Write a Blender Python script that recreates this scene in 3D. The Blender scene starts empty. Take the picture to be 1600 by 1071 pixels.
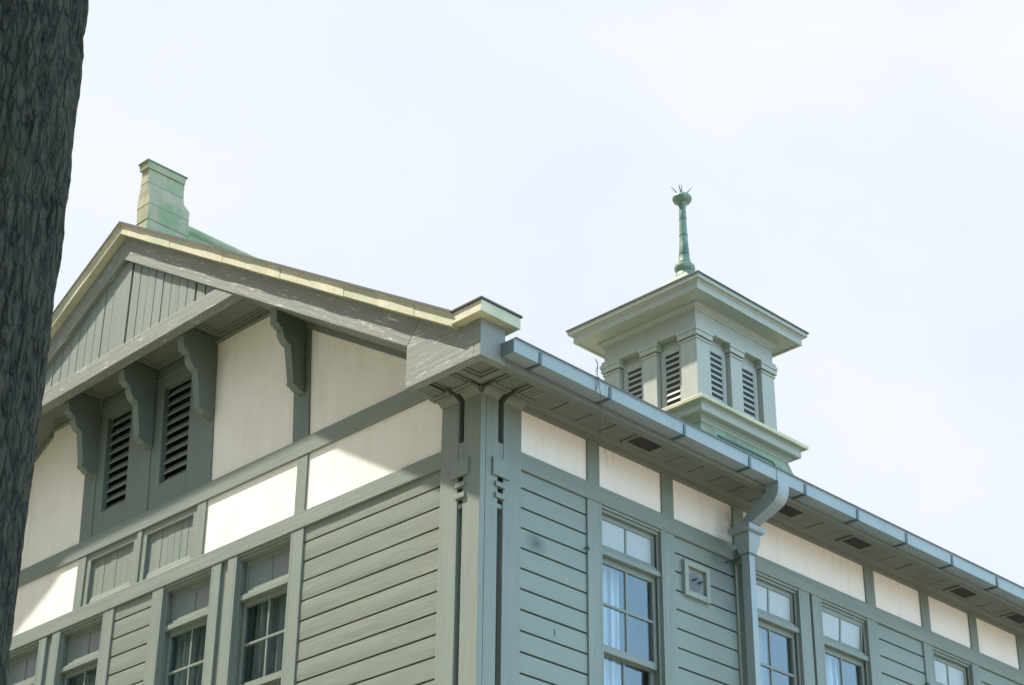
import bpy, bmesh, math, random
from mathutils import Vector, Matrix, noise
random.seed(7)
S = bpy.context.scene
COL = S.collection
R = math.radians

# ------------------------------------------------------------------ camera
cam = bpy.data.cameras.new("camera")
cam.sensor_width = 36.0
cam.lens = 67.617
cam.clip_start = 0.1
cam.clip_end = 2000.0
co = bpy.data.objects.new("camera", cam)
COL.objects.link(co)
pitch, yaw, roll = 0.49669391, 0.78961690, 0.01017030
Fw = Vector((-math.sin(yaw) * math.cos(pitch), math.cos(yaw) * math.cos(pitch), math.sin(pitch)))
r0 = Vector((math.cos(yaw), math.sin(yaw), 0))
u0 = r0.cross(Fw)
rt = math.cos(roll) * r0 + math.sin(roll) * u0
up = -math.sin(roll) * r0 + math.cos(roll) * u0
M = Matrix((rt, up, -Fw)).transposed().to_4x4()
M.translation = Vector((10.40342, -9.96103, 1.6))
co.matrix_world = M
S.camera = co

# ------------------------------------------------------------------ light
SUN = Vector((-1.32, -1.0, 2.85)).normalized()
sun_el = math.asin(SUN.z)
sd = bpy.data.lights.new("sun", 'SUN')
sd.energy = 3.3
sd.angle = R(1.1)
sd.color = (1.0, 0.935, 0.815)
so = bpy.data.objects.new("sun", sd)
so.rotation_euler = (-SUN).to_track_quat('-Z', 'Y').to_euler()
so.location = (-20, -20, 40)
COL.objects.link(so)
S.view_settings.view_transform = 'Standard'
S.view_settings.look = 'None'
S.view_settings.gamma = 1.0
S.view_settings.exposure = 1.65

CLOUD, CLOUD_E = 0.33, 0.80
W = bpy.data.worlds.new("World")
S.world = W
W.use_nodes = True
nt = W.node_tree
nt.nodes.clear()
N = nt.nodes.new
L = nt.links.new
out = N('ShaderNodeOutputWorld')
sky = N('ShaderNodeTexSky')
sky.sky_type = 'NISHITA'
sky.sun_disc = False
sky.sun_elevation = sun_el
sky.sun_rotation = math.atan2(SUN.x, SUN.y)
sky.air_density = 1.0
sky.dust_density = 1.2
bg1 = N('ShaderNodeBackground')
bg1.inputs[1].default_value = 0.075
L(sky.outputs[0], bg1.inputs[0])
tc = N('ShaderNodeTexCoord')
mp = N('ShaderNodeMapping')
mp.inputs['Scale'].default_value = (1.0, 1.0, 1.9)
L(tc.outputs['Generated'], mp.inputs[0])
def wnoise(scale, detail, lo, hi, a, b, dist=0.4):
    z = N('ShaderNodeTexNoise')
    z.inputs['Scale'].default_value = scale
    z.inputs['Detail'].default_value = detail
    z.inputs['Distortion'].default_value = dist
    L(mp.outputs[0], z.inputs['Vector'])
    m = N('ShaderNodeMapRange')
    for k, v in zip(('From Min', 'From Max', 'To Min', 'To Max'), (lo, hi, a, b)): m.inputs[k].default_value = v
    L(z.outputs['Fac'], m.inputs['Value'])
    return m.outputs[0]
def wdot(vec, lo, hi, a, b):
    d = N('ShaderNodeVectorMath'); d.operation = 'DOT_PRODUCT'
    L(tc.outputs['Generated'], d.inputs[0]); d.inputs[1].default_value = Vector(vec).normalized()
    m = N('ShaderNodeMapRange'); m.interpolation_type = 'SMOOTHSTEP'
    for k, v in zip(('From Min', 'From Max', 'To Min', 'To Max'), (lo, hi, a, b)): m.inputs[k].default_value = v
    L(d.outputs['Value'], m.inputs['Value'])
    return m.outputs[0]
def wmath(op, a, b):
    m = N('ShaderNodeMath'); m.operation = op
    for i, q in enumerate((a, b)):
        if isinstance(q, float): m.inputs[i].default_value = q
        else: L(q, m.inputs[i])
    return m.outputs[0]
# a high sheet of bright thin cloud; the blue shows through it in the east (+x)
east = wdot((0.93, 0.25, 0.25), 0.22, 0.92, 0.0, 1.0)
south = wdot((-0.35, -0.92, 0.1), 0.1, 0.8, 0.0, 1.0)
folds = wnoise(2.3, 7.0, 0.34, 0.66, 0.0, 1.0)
wisps = wnoise(5.5, 5.0, 0.35, 0.65, 0.0, 1.0)
cm = N('ShaderNodeMix'); cm.data_type = 'RGBA'
cm.inputs['A'].default_value = (0.85, 0.91, 0.965, 1)
cm.inputs['B'].default_value = (0.985, 0.995, 1.0, 1)
L(wmath('ADD', wmath('MULTIPLY', folds, 0.65), wmath('MULTIPLY', wisps, 0.35)), cm.inputs['Factor'])
ce = N('ShaderNodeMix'); ce.data_type = 'RGBA'
L(cm.outputs['Result'], ce.inputs['A'])
ce.inputs['B'].default_value = (0.50, 0.84, 1.12, 1)
L(east, ce.inputs['Factor'])
bg2 = N('ShaderNodeBackground')
L(ce.outputs['Result'], bg2.inputs[0])
st = wmath('ADD', CLOUD, wmath('MULTIPLY', east, CLOUD_E))
L(wmath('MULTIPLY', st, wmath('SUBTRACT', 1.0, wmath('MULTIPLY', south, 0.02))), bg2.inputs[1])
mx = N('ShaderNodeMixShader')
L(wmath('SUBTRACT', wmath('ADD', 0.84, wmath('MULTIPLY', folds, 0.14)), wmath('MULTIPLY', east, 0.25)), mx.inputs[0])
L(bg1.outputs[0], mx.inputs[1]); L(bg2.outputs[0], mx.inputs[2])
L(mx.outputs[0], out.inputs[0])

# ------------------------------------------------------------------ materials
class NT:
    def __init__(self, name):
        self.m = bpy.data.materials.new(name)
        self.m.use_nodes = True
        self.t = self.m.node_tree
        self.b = self.t.nodes['Principled BSDF']
        self.tc = self.n('ShaderNodeTexCoord')
    def n(self, kind, **kw):
        nd = self.t.nodes.new(kind)
        for k, v in kw.items():
            if hasattr(nd, k): setattr(nd, k, v)
        return nd
    def l(self, a, b): self.t.links.new(a, b)
    def coords(self, scale, rnd=False):
        m = self.n('ShaderNodeMapping')
        m.inputs['Scale'].default_value = scale
        self.l(self.tc.outputs['Object'], m.inputs[0])
        if rnd:
            oi = self.n('ShaderNodeObjectInfo')
            mm = self.n('ShaderNodeMath', operation='MULTIPLY'); mm.inputs[1].default_value = 37.0
            self.l(oi.outputs['Random'], mm.inputs[0])
            cb = self.n('ShaderNodeCombineXYZ')
            for i in range(3): self.l(mm.outputs[0], cb.inputs[i])
            self.l(cb.outputs[0], m.inputs['Location'])
        return m.outputs[0]
    def noise(self, vec, scale=1.0, detail=4.0, rough=0.55, dist=0.0):
        z = self.n('ShaderNodeTexNoise')
        z.inputs['Scale'].default_value = scale
        z.inputs['Detail'].default_value = detail
        z.inputs['Roughness'].default_value = rough
        z.inputs['Distortion'].default_value = dist
        self.l(vec, z.inputs['Vector'])
        return z.outputs['Fac']
    def remap(self, v, a, b, c=0.0, d=1.0):
        r = self.n('ShaderNodeMapRange')
        for k, x in zip(('From Min', 'From Max', 'To Min', 'To Max'), (a, b, c, d)): r.inputs[k].default_value = x
        self.l(v, r.inputs['Value'])
        return r.outputs[0]
    def mix(self, fac, a, b, blend='MIX'):
        x = self.n('ShaderNodeMix', data_type='RGBA', blend_type=blend)
        if isinstance(fac, float): x.inputs['Factor'].default_value = fac
        else: self.l(fac, x.inputs['Factor'])
        for k, v in (('A', a), ('B', b)):
            if isinstance(v, tuple): x.inputs[k].default_value = (*v, 1)
            else: self.l(v, x.inputs[k])
        return x.outputs['Result']
    def bump(self, h, strength, dist, prev=None):
        b = self.n('ShaderNodeBump')
        b.inputs['Strength'].default_value = strength
        b.inputs['Distance'].default_value = dist
        self.l(h, b.inputs['Height'])
        if prev: self.l(prev, b.inputs['Normal'])
        return b.outputs[0]
    def blot(self, centre, rad):
        """soft-edged blot of dirt round a point of the wall"""
        m = self.n('ShaderNodeMapping', vector_type='TEXTURE')
        m.inputs['Location'].default_value = centre
        m.inputs['Scale'].default_value = rad
        self.l(self.tc.outputs['Object'], m.inputs[0])
        g = self.n('ShaderNodeTexGradient', gradient_type='SPHERICAL')
        self.l(m.outputs[0], g.inputs[0])
        return g.outputs['Fac']

GRAIN = {'x': (1.2, 22, 22), 'y': (22, 1.2, 22), 'z': (22, 22, 1.2)}
def paint(name, axis, col, dark=0.86, light=1.12, rough=0.55, fleck=0.0, bump=0.35, blots=(), mottle=0.35, tilt=0.0):
    t = NT(name)
    g = t.coords(GRAIN[axis], True)
    if tilt:
        # grain follows a sloping board: turn the coordinates first, then stretch them
        m1 = t.n('ShaderNodeMapping'); m1.inputs['Rotation'].default_value = (0, tilt, 0)
        t.l(t.tc.outputs['Object'], m1.inputs[0])
        m2 = t.n('ShaderNodeMapping'); m2.inputs['Scale'].default_value = GRAIN[axis]
        t.l(m1.outputs[0], m2.inputs[0]); g = m2.outputs[0]
    streak = t.noise(g, 1.0, 5, 0.6, 0.6)
    fine = t.noise(t.coords((34, 34, 34)), 1.0, 5, 0.6)
    big = t.noise(t.coords((1.3, 1.3, 1.3), True), 1.0, 3, 0.5)
    c = t.mix(t.remap(streak, 0.3, 0.7), tuple(x * dark for x in col), tuple(x * light for x in col))
    c = t.mix(t.remap(big, 0.35, 0.65, 0.0, 0.35), c, (col[0] * 1.16, col[1] * 1.02, col[2] * 0.92))
    sc = {'x': (1.6, 9, 9), 'y': (9, 1.6, 9), 'z': (9, 9, 1.6)}[axis]
    mt_ = t.noise(t.coords(sc, True), 1.0, 4, 0.6, 0.8)
    c = t.mix(t.remap(mt_, 0.35, 0.68, 0.0, mottle), c, (col[0] * 1.16, col[1] * 1.10, col[2] * 1.04))
    if fleck:
        sc2 = t.n('ShaderNodeVectorMath', operation='MULTIPLY'); sc2.inputs[1].default_value = (3.6, 2.6, 2.6)
        t.l(g, sc2.inputs[0])
        f2 = t.noise(sc2.outputs[0], 1.0, 4, 0.75)
        c = t.mix(t.remap(f2, 0.60, 0.645, 0.0, fleck), c, (0.60, 0.58, 0.53))
    for (cen, rad, k) in blots:
        bl = t.blot(cen, rad)
        mm = t.n('ShaderNodeMath', operation='MULTIPLY')
        t.l(bl, mm.inputs[0])
        t.l(t.remap(t.noise(t.coords((9, 9, 9)), 1.0, 4), 0.25, 0.7, 0.5 * k, 1.25 * k), mm.inputs[1])
        mm.use_clamp = True
        c = t.mix(mm.outputs[0], c, (0.035, 0.045, 0.045))
    t.l(c, t.b.inputs['Base Color'])
    t.b.inputs['Roughness'].default_value = rough
    n1 = t.bump(streak, bump, 0.012)
    n2 = t.bump(fine, bump * 0.5, 0.006, n1)
    t.l(n2, t.b.inputs['Normal'])
    return t.m

PC = (0.158, 0.193, 0.175)
PIPE_BLOT = [((-0.04, 3.30, 8.30), (0.5, 0.42, 0.75), 0.9)]
P = {a: paint('sage_paint_' + a, a, PC) for a in 'xyz'}
P['sidingx'] = paint('siding_paint_front', 'x', (0.154, 0.182, 0.156), 0.86, 1.10, 0.5, 0.08, 0.26, mottle=0.7)
P['sidingy'] = paint('siding_paint_side', 'y', (0.170, 0.210, 0.192), 0.94, 1.05, 0.55, 0.0, 0.22,
                     [((-0.04, 0.70, 7.78), (0.25, 0.17, 0.11), 0.85), ((-0.04, 0.919, 7.055), (0.1, 0.012, 0.045), 3.0)] + PIPE_BLOT)
WP = (0.165, 0.180, 0.164)
P['barge'] = paint('weathered_paint', 'x', WP, 0.88, 1.10, 0.6, 0.7, 0.35, mottle=0.7)
P['barge_falling'] = paint('weathered_paint_falling', 'x', WP, 0.86, 1.12, 0.6, 0.7, 0.55, mottle=0.3, tilt=-math.atan(0.603))
P['barge_rising'] = paint('weathered_paint_rising', 'x', WP, 0.86, 1.12, 0.6, 0.7, 0.55, mottle=0.3, tilt=math.atan(0.603))
P['shade'] = paint('shaded_sage_paint', 'z', (0.118, 0.155, 0.138), 0.9, 1.08)  # sage paint darkened: shade under the jetty put into the colour
P['return'] = paint('kneeler_side_paint', 'y', WP, 0.9, 1.1, 0.6, 0.08, 0.3)
P['slat'] = paint('louvre_paint', 'x', (0.13, 0.165, 0.145), 0.9, 1.08)
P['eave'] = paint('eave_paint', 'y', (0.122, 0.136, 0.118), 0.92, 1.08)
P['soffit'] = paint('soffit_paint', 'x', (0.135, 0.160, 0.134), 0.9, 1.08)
P['cup'] = paint('cupola_paint', 'z', (0.268, 0.295, 0.268), 0.90, 1.06, 0.6, 0.0, 0.5)

def plaster():
    t = NT('white_plaster')
    big = t.noise(t.coords((1.6, 1.6, 1.6)), 1.0, 5, 0.6)
    fine = t.noise(t.coords((40, 40, 40)), 1.0, 5, 0.6)
    c = t.mix(t.remap(big, 0.3, 0.7), (0.72, 0.675, 0.62), (0.77, 0.735, 0.695))
    for (cen, rad, k) in [((-0.03, 3.34, 8.66), (0.4, 0.30, 0.42), 0.95)]:
        bl = t.blot(cen, rad)
        mm = t.n('ShaderNodeMath', operation='MULTIPLY'); mm.use_clamp = True
        t.l(bl, mm.inputs[0])
        t.l(t.remap(t.noise(t.coords((8, 8, 8)), 1.0, 4), 0.25, 0.7, 0.5 * k, 1.3 * k), mm.inputs[1])
        c = t.mix(mm.outputs[0], c, (0.10, 0.10, 0.09))
    dr = t.noise(t.coords((7, 7, 0.9)), 1.0, 5, 0.6, 0.3)
    c = t.mix(t.remap(dr, 0.52, 0.74, 0.0, 0.45), c, (0.62, 0.57, 0.49))
    vo = t.n('ShaderNodeTexVoronoi', feature='DISTANCE_TO_EDGE'); vo.inputs['Scale'].default_value = 1.1
    wv = t.noise(t.coords((2.2, 2.2, 2.2)), 1.0, 6, 0.65)
    va = t.n('ShaderNodeVectorMath', operation='ADD'); t.l(t.coords((1, 1, 0.45)), va.inputs[0])
    cb_ = t.n('ShaderNodeCombineXYZ'); t.l(wv, cb_.inputs[0]); t.l(wv, cb_.inputs[2]); t.l(wv, cb_.inputs[1]); t.l(cb_.outputs[0], va.inputs[1])
    t.l(va.outputs[0], vo.inputs['Vector'])
    c = t.mix(t.remap(vo.outputs['Distance'], 0.0, 0.0045, 0.28, 0.0), c, (0.34, 0.31, 0.27))
    sp = t.noise(t.coords((60, 60, 60)), 1.0, 2, 0.5)
    c = t.mix(t.remap(sp, 0.74, 0.78, 0.0, 0.35), c, (0.35, 0.31, 0.25))
    t.l(c, t.b.inputs['Base Color'])
    t.b.inputs['Roughness'].default_value = 0.85
    t.l(t.bump(fine, 0.12, 0.006), t.b.inputs['Normal'])
    return t.m
PLASTER = plaster()

def copper(name, a, b, c3, rough=0.6, vert=True):
    t = NT(name)
    n1 = t.noise(t.coords((9, 9, 1.6) if vert else (2.5, 2.5, 2.5), True), 1.0, 5, 0.6, 0.4)
    n2 = t.noise(t.coords((2.2, 2.2, 2.2), True), 1.0, 4, 0.6)
    c = t.mix(t.remap(n1, 0.35, 0.65), a, b)
    c = t.mix(t.remap(n2, 0.46, 0.66, 0.0, 0.9), c, c3)
    t.l(c, t.b.inputs['Base Color'])
    t.b.inputs['Roughness'].default_value = rough
    t.b.inputs['Metallic'].default_value = 0.15
    t.l(t.bump(n2, 0.35, 0.02), t.b.inputs['Normal'])
    return t.m
COPE = copper('pale_copper_coping', (0.42, 0.395, 0.285), (0.49, 0.46, 0.335), (0.33, 0.36, 0.245))
CHIM = copper('streaked_copper', (0.33, 0.305, 0.205), (0.25, 0.255, 0.165), (0.12, 0.215, 0.10))
FIN = copper('green_copper', (0.095, 0.165, 0.125), (0.18, 0.25, 0.195), (0.045, 0.095, 0.075), 0.5)
ROOFM = copper('roof_copper', (0.13, 0.18, 0.125), (0.17, 0.21, 0.15), (0.09, 0.14, 0.10), 0.6, False)
FLARE = copper('mottled_copper', (0.17, 0.26, 0.18), (0.23, 0.29, 0.20), (0.16, 0.15, 0.11), 0.6)

def plain(name, col, rough=0.5, metal=0.0, var=0.12, sc=3.0):
    t = NT(name)
    n1 = t.noise(t.coords((sc, sc, sc), True), 1.0, 5, 0.6)
    c = t.mix(t.remap(n1, 0.3, 0.7), tuple(x * (1 - var) for x in col), tuple(x * (1 + var) for x in col))
    t.l(c, t.b.inputs['Base Color'])
    t.b.inputs['Roughness'].default_value = rough
    t.b.inputs['Metallic'].default_value = metal
    return t.m
def gutm():
    t = NT('gutter_enamel')
    n1 = t.noise(t.coords((1.5, 1.5, 1.5)), 1.0, 5, 0.6)
    n2 = t.noise(t.coords((26, 26, 2.2)), 1.0, 5, 0.65)
    c = t.mix(t.remap(n1, 0.3, 0.7), (0.195, 0.245, 0.262), (0.235, 0.285, 0.300))
    c = t.mix(t.remap(n2, 0.56, 0.74, 0.0, 0.55), c, (0.13, 0.155, 0.155))
    t.l(c, t.b.inputs['Base Color'])
    t.b.inputs['Roughness'].default_value = 0.42
    n3 = t.noise(t.coords((5, 5, 5)), 1.0, 3)
    t.l(t.bump(n3, 0.12, 0.02), t.b.inputs['Normal'])
    return t.m
GUT = gutm()
STRAP = plain('strap_metal', (0.05, 0.085, 0.095), 0.5)
DARK = plain('dark_void', (0.018, 0.022, 0.022), 0.9)
GAP = plain('louvre_gap', (0.028, 0.035, 0.034), 0.9)
ROOM = plain('room_plaster', (0.10, 0.115, 0.12), 0.9)
VENTM = plain('vent_dark', (0.03, 0.024, 0.022), 0.9, 0.0, 0.4, 30)  # near-black flat sheet, the shade of the deep vents put into the colour
LIP = plain('dark_edge_strip', (0.035, 0.042, 0.042), 0.6)  # dark strip along the top edges of copings, caps and cupola roof
DISC = plain('vent_disc_metal', (0.125, 0.125, 0.14), 0.5)
STONE = plain('foundation_stone', (0.30, 0.29, 0.27), 0.9, 0, 0.2, 6)
TWIG = plain('dry_stem', (0.085, 0.062, 0.052), 0.9)
def curtainm():
    t = NT('curtain_cloth')
    t.b.inputs['Base Color'].default_value = (0.62, 0.66, 0.72, 1)
    t.b.inputs['Roughness'].default_value = 0.95
    n1 = t.noise(t.coords((30, 30, 2)), 1.0, 3)
    c = t.mix(t.remap(n1, 0.3, 0.7), (0.60, 0.64, 0.68), (0.82, 0.84, 0.86))
    t.l(c, t.b.inputs['Base Color'])
    return t.m
def sheer(mat, lo):
    t = mat.node_tree; b = t.nodes['Principled BSDF']; tcn = t.nodes.new('ShaderNodeTexCoord')
    mp_ = t.nodes.new('ShaderNodeMapping'); mp_.inputs['Scale'].default_value = (17, 17, 0.25); t.links.new(tcn.outputs['Object'], mp_.inputs[0])
    n_ = t.nodes.new('ShaderNodeTexNoise'); n_.inputs['Scale'].default_value = 1.0; n_.inputs['Detail'].default_value = 3.0; t.links.new(mp_.outputs[0], n_.inputs['Vector'])
    r_ = t.nodes.new('ShaderNodeMapRange'); r_.inputs['From Min'].default_value = 0.42; r_.inputs['From Max'].default_value = 0.58
    r_.inputs['To Min'].default_value = lo; r_.inputs['To Max'].default_value = 0.97
    t.links.new(n_.outputs['Fac'], r_.inputs['Value']); t.links.new(r_.outputs[0], b.inputs['Alpha'])
    return mat
CURT = sheer(curtainm(), 0.12)
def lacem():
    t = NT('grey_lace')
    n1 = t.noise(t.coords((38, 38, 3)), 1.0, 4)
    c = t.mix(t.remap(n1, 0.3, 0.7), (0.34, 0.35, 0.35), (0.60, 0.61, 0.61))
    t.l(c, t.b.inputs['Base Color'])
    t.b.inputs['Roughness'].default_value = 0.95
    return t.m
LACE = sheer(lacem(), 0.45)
def glassm(name, tint, refl):
    t = NT(name)
    t.t.nodes.remove(t.b)
    o = t.t.nodes['Material Output']
    tr = t.n('ShaderNodeBsdfTransparent'); tr.inputs[0].default_value = (*tint, 1)
    gl = t.n('ShaderNodeBsdfGlossy'); gl.inputs['Roughness'].default_value = 0.02
    gl.inputs['Color'].default_value = (0.93, 0.96, 1.0, 1)
    ge = t.n('ShaderNodeNewGeometry')
    dt = t.n('ShaderNodeVectorMath', operation='DOT_PRODUCT')
    t.l(ge.outputs['Normal'], dt.inputs[0]); t.l(ge.outputs['Incoming'], dt.inputs[1])
    ab = t.n('ShaderNodeMath', operation='ABSOLUTE'); t.l(dt.outputs['Value'], ab.inputs[0])
    om = t.n('ShaderNodeMath', operation='SUBTRACT'); om.inputs[0].default_value = 1.0; t.l(ab.outputs[0], om.inputs[1])
    pw = t.n('ShaderNodeMath', operation='POWER'); t.l(om.outputs[0], pw.inputs[0]); pw.inputs[1].default_value = 4.0
    fr = t.n('ShaderNodeMapRange'); t.l(pw.outputs[0], fr.inputs['Value'])
    fr.inputs['To Min'].default_value = refl; fr.inputs['To Max'].default_value = 1.0
    w = t.noise(t.coords((2.5, 2.5, 2.5), True), 1.0, 2)
    bp = t.bump(w, 0.06, 0.05)
    t.l(bp, gl.inputs['Normal'])
    mxs = t.n('ShaderNodeMixShader')
    t.l(fr.outputs[0], mxs.inputs[0]); t.l(tr.outputs[0], mxs.inputs[1]); t.l(gl.outputs[0], mxs.inputs[2])
    t.l(mxs.outputs[0], o.inputs[0])
    return t.m
GLASS = glassm('window_glass', (0.88, 0.93, 0.95), 0.07)
def frostm(k=1.0):
    t = NT('obscured_glass')
    n1 = t.noise(t.coords((60, 60, 60)), 1.0, 3)
    c = t.mix(t.remap(n1, 0.3, 0.7), (0.30 * k, 0.345 * k, 0.36 * k), (0.36 * k, 0.40 * k, 0.415 * k))
    t.l(c, t.b.inputs['Base Color'])
    t.b.inputs['Roughness'].default_value = 0.32
    t.l(t.bump(n1, 0.15, 0.004), t.b.inputs['Normal'])
    return t.m
FROST = frostm()
FROST_SHADED = frostm(0.55)  # same obscured glass, darkened for the shade on the front transoms
def barkm():
    t = NT('furrowed_bark')
    base_ = t.coords((31, 31, 8.0))
    nv = t.n('ShaderNodeTexNoise'); nv.inputs['Scale'].default_value = 1.1; nv.inputs['Detail'].default_value = 5.0
    t.l(base_, nv.inputs['Vector'])
    sc_ = t.n('ShaderNodeVectorMath', operation='SCALE'); sc_.inputs['Scale'].default_value = 1.1; t.l(nv.outputs['Color'], sc_.inputs[0])
    ad_ = t.n('ShaderNodeVectorMath', operation='ADD'); t.l(base_, ad_.inputs[0]); t.l(sc_.outputs[0], ad_.inputs[1])
    vo = t.n('ShaderNodeTexVoronoi', feature='DISTANCE_TO_EDGE'); vo.inputs['Scale'].default_value = 0.8
    t.l(ad_.outputs[0], vo.inputs['Vector'])
    crack = t.remap(vo.outputs['Distance'], 0.02, 0.22)
    fine_ = t.noise(t.coords((85, 85, 34)), 1.0, 5, 0.7)
    mid_ = t.noise(t.coords((30, 30, 11)), 1.0, 5, 0.65, 0.6)
    m1_ = t.n('ShaderNodeMath', operation='MULTIPLY'); t.l(crack, m1_.inputs[0]); t.l(t.remap(mid_, 0.32, 0.66, 0.25, 1.0), m1_.inputs[1])
    mixh = t.n('ShaderNodeMath', operation='MULTIPLY'); t.l(m1_.outputs[0], mixh.inputs[0]); t.l(t.remap(fine_, 0.28, 0.72, 0.4, 1.2), mixh.inputs[1])
    c = t.mix(mixh.outputs[0], (0.003, 0.007, 0.006), (0.135, 0.135, 0.085))
    moss = t.noise(t.coords((2.2, 2.2, 1.4)), 1.0, 4)
    c = t.mix(t.remap(moss, 0.5, 0.7, 0.0, 0.5), c, (0.050, 0.072, 0.028))
    t.l(c, t.b.inputs['Base Color'])
    t.b.inputs['Roughness'].default_value = 0.95
    t.l(t.bump(mixh.outputs[0], 1.0, 0.05), t.b.inputs['Normal'])
    return t.m
BARK = barkm()
def leafm():
    t = NT('leaf')
    n1 = t.noise(t.coords((1.4, 1.4, 1.4)), 1.0, 4)
    c = t.mix(t.remap(n1, 0.3, 0.7), (0.03, 0.06, 0.018), (0.07, 0.115, 0.035))
    t.l(c, t.b.inputs['Base Color'])
    t.b.inputs['Roughness'].default_value = 0.6
    return t.m
LEAF = leafm()
def groundm():
    t = NT('gravel_ground')
    n1 = t.noise(t.coords((0.15, 0.15, 0.15)), 1.0, 5)
    n2 = t.noise(t.coords((25, 25, 25)), 1.0, 4)
    c = t.mix(t.remap(n1, 0.35, 0.65), (0.32, 0.285, 0.235), (0.28, 0.25, 0.20))
    c = t.mix(t.remap(n2, 0.3, 0.7, 0.0, 0.5), c, (0.36, 0.33, 0.28))
    t.l(c, t.b.inputs['Base Color'])
    t.b.inputs['Roughness'].default_value = 0.95
    return t.m
GROUND = groundm()
LAWN = plain('lawn_grass', (0.29, 0.28, 0.20), 0.95, 0.0, 0.3, 0.8)  # tone raised for the light it bounces onto the front

# ------------------------------------------------------------------ mesh helpers
def mapL(u, d, z): return (u, d, z)           # front face: u = x, d = depth behind the face
def mapR(u, d, z): return (-d, u, z)          # side face: u = y
def lean(x, z):  return x - 0.065 * max(0.0, z - 9.30)    # the upper gable posts lean a little
def mapU(u, d, z): return (lean(u, z), d, z)
class MB:
    def __init__(self): self.v = []; self.f = []
    def hexa(self, p):      # 8 points: bottom 4 then top 4
        b = len(self.v); self.v += [tuple(q) for q in p]
        for q in ((0, 1, 2, 3), (4, 5, 6, 7), (0, 1, 5, 4), (1, 2, 6, 5), (2, 3, 7, 6), (3, 0, 4, 7)):
            self.f.append(tuple(b + i for i in q))
        return self
    def box(self, x0, x1, y0, y1, z0, z1):
        return self.hexa([(x0, y0, z0), (x1, y0, z0), (x1, y1, z0), (x0, y1, z0), (x0, y0, z1), (x1, y0, z1), (x1, y1, z1), (x0, y1, z1)])
    def fb(self, m, u0, u1, d0, d1, z0, z1):
        return self.hexa([m(u0, d0, z0), m(u1, d0, z0), m(u1, d1, z0), m(u0, d1, z0), m(u0, d0, z1), m(u1, d0, z1), m(u1, d1, z1), m(u0, d1, z1)])
    def loft(self, rings, caps=True, closed=True):
        b = len(self.v); n = len(rings[0])
        for r in rings: self.v += [tuple(q) for q in r]
        for k in range(len(rings) - 1):
            for i in range(n if closed else n - 1):
                j = (i + 1) % n
                self.f.append((b + k * n + i, b + k * n + j, b + (k + 1) * n + j, b + (k + 1) * n + i))
        if caps and closed:
            self.f.append(tuple(b + i for i in range(n)))
            self.f.append(tuple(b + (len(rings) - 1) * n + i for i in range(n)))
        return self
    def prism(self, pts, fn0, fn1):
        return self.loft([[fn0(*p) for p in pts], [fn1(*p) for p in pts]])
    def ringbox(self, cx, cy, prof):      # prof: list of (half, z): square rings
        return self.loft([[(cx + h, cy - h, z), (cx + h, cy + h, z), (cx - h, cy + h, z), (cx - h, cy - h, z)] for h, z in prof])
    def lathe(self, cx, cy, prof, n=24):
        return self.loft([[(cx + r * math.cos(2 * math.pi * i / n), cy + r * math.sin(2 * math.pi * i / n), z) for i in range(n)] for r, z in prof])
    def tube(self, pts, rads, n=8):
        pts = [Vector(p) for p in pts]; rings = []
        for i, p in enumerate(pts):
            t = (pts[min(i + 1, len(pts) - 1)] - pts[max(i - 1, 0)]).normalized()
            a = t.orthogonal().normalized() if i == 0 else (a - t * a.dot(t)).normalized()
            b2 = t.cross(a)
            rr = rads[i] if isinstance(rads, (list, tuple)) else rads
            rings.append([p + rr * (math.cos(2 * math.pi * k / n) * a + math.sin(2 * math.pi * k / n) * b2) for k in range(n)])
        return self.loft(rings)
    def build(self, name, mat, parent=None, bevel=0.0, smooth=False):
        me = bpy.data.meshes.new(name)
        me.from_pydata(self.v, [], self.f)
        bm = bmesh.new(); bm.from_mesh(me)
        bmesh.ops.recalc_face_normals(bm, faces=bm.faces)
        if smooth:
            for f in bm.faces: f.smooth = True
        bm.to_mesh(me); bm.free()
        if smooth:
            try: me.set_sharp_from_angle(angle=R(40))
            except Exception: pass
        me.materials.append(mat)
        o = bpy.data.objects.new(name, me)
        COL.objects.link(o)
        if parent is not None: o.parent = parent
        if bevel:
            bv = o.modifiers.new('bevel', 'BEVEL')
            bv.width = bevel; bv.segments = 2; bv.limit_method = 'ANGLE'; bv.angle_limit = R(40)
        return o
def tag(o, label, cat=None, group=None, kind=None):
    if label: o['label'] = label
    if cat: o['category'] = cat
    if group: o['group'] = group
    if kind: o['kind'] = kind
    return o

B = bpy.data.objects.new('wooden_building', None)
COL.objects.link(B)
tag(B, 'sage green timber building with white plaster panels, a gable and a louvred cupola', 'building')
def part(mb, name, mat, bevel=0.0, parent=None, smooth=False): return mb.build(name, mat, parent or B, bevel, smooth)
def bx(m, name, mat, u0, u1, d0, d1, z0, z1, bevel=0.004, parent=None):
    return part(MB().fb(m, u0, u1, d0, d1, z0, z1), name, mat, bevel, parent)

CX = -4.94            # centre of the gable / ridge
LEN = 17.6            # building length
WL = 2 * CX           # far left corner
H2T, H2B, H1T, H1B, FT = 8.547, 8.387, 9.302, 9.120, 8.951
ZB = 4.9              # belt course under the upper storey
mir = lambda x: 2 * CX - x

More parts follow.
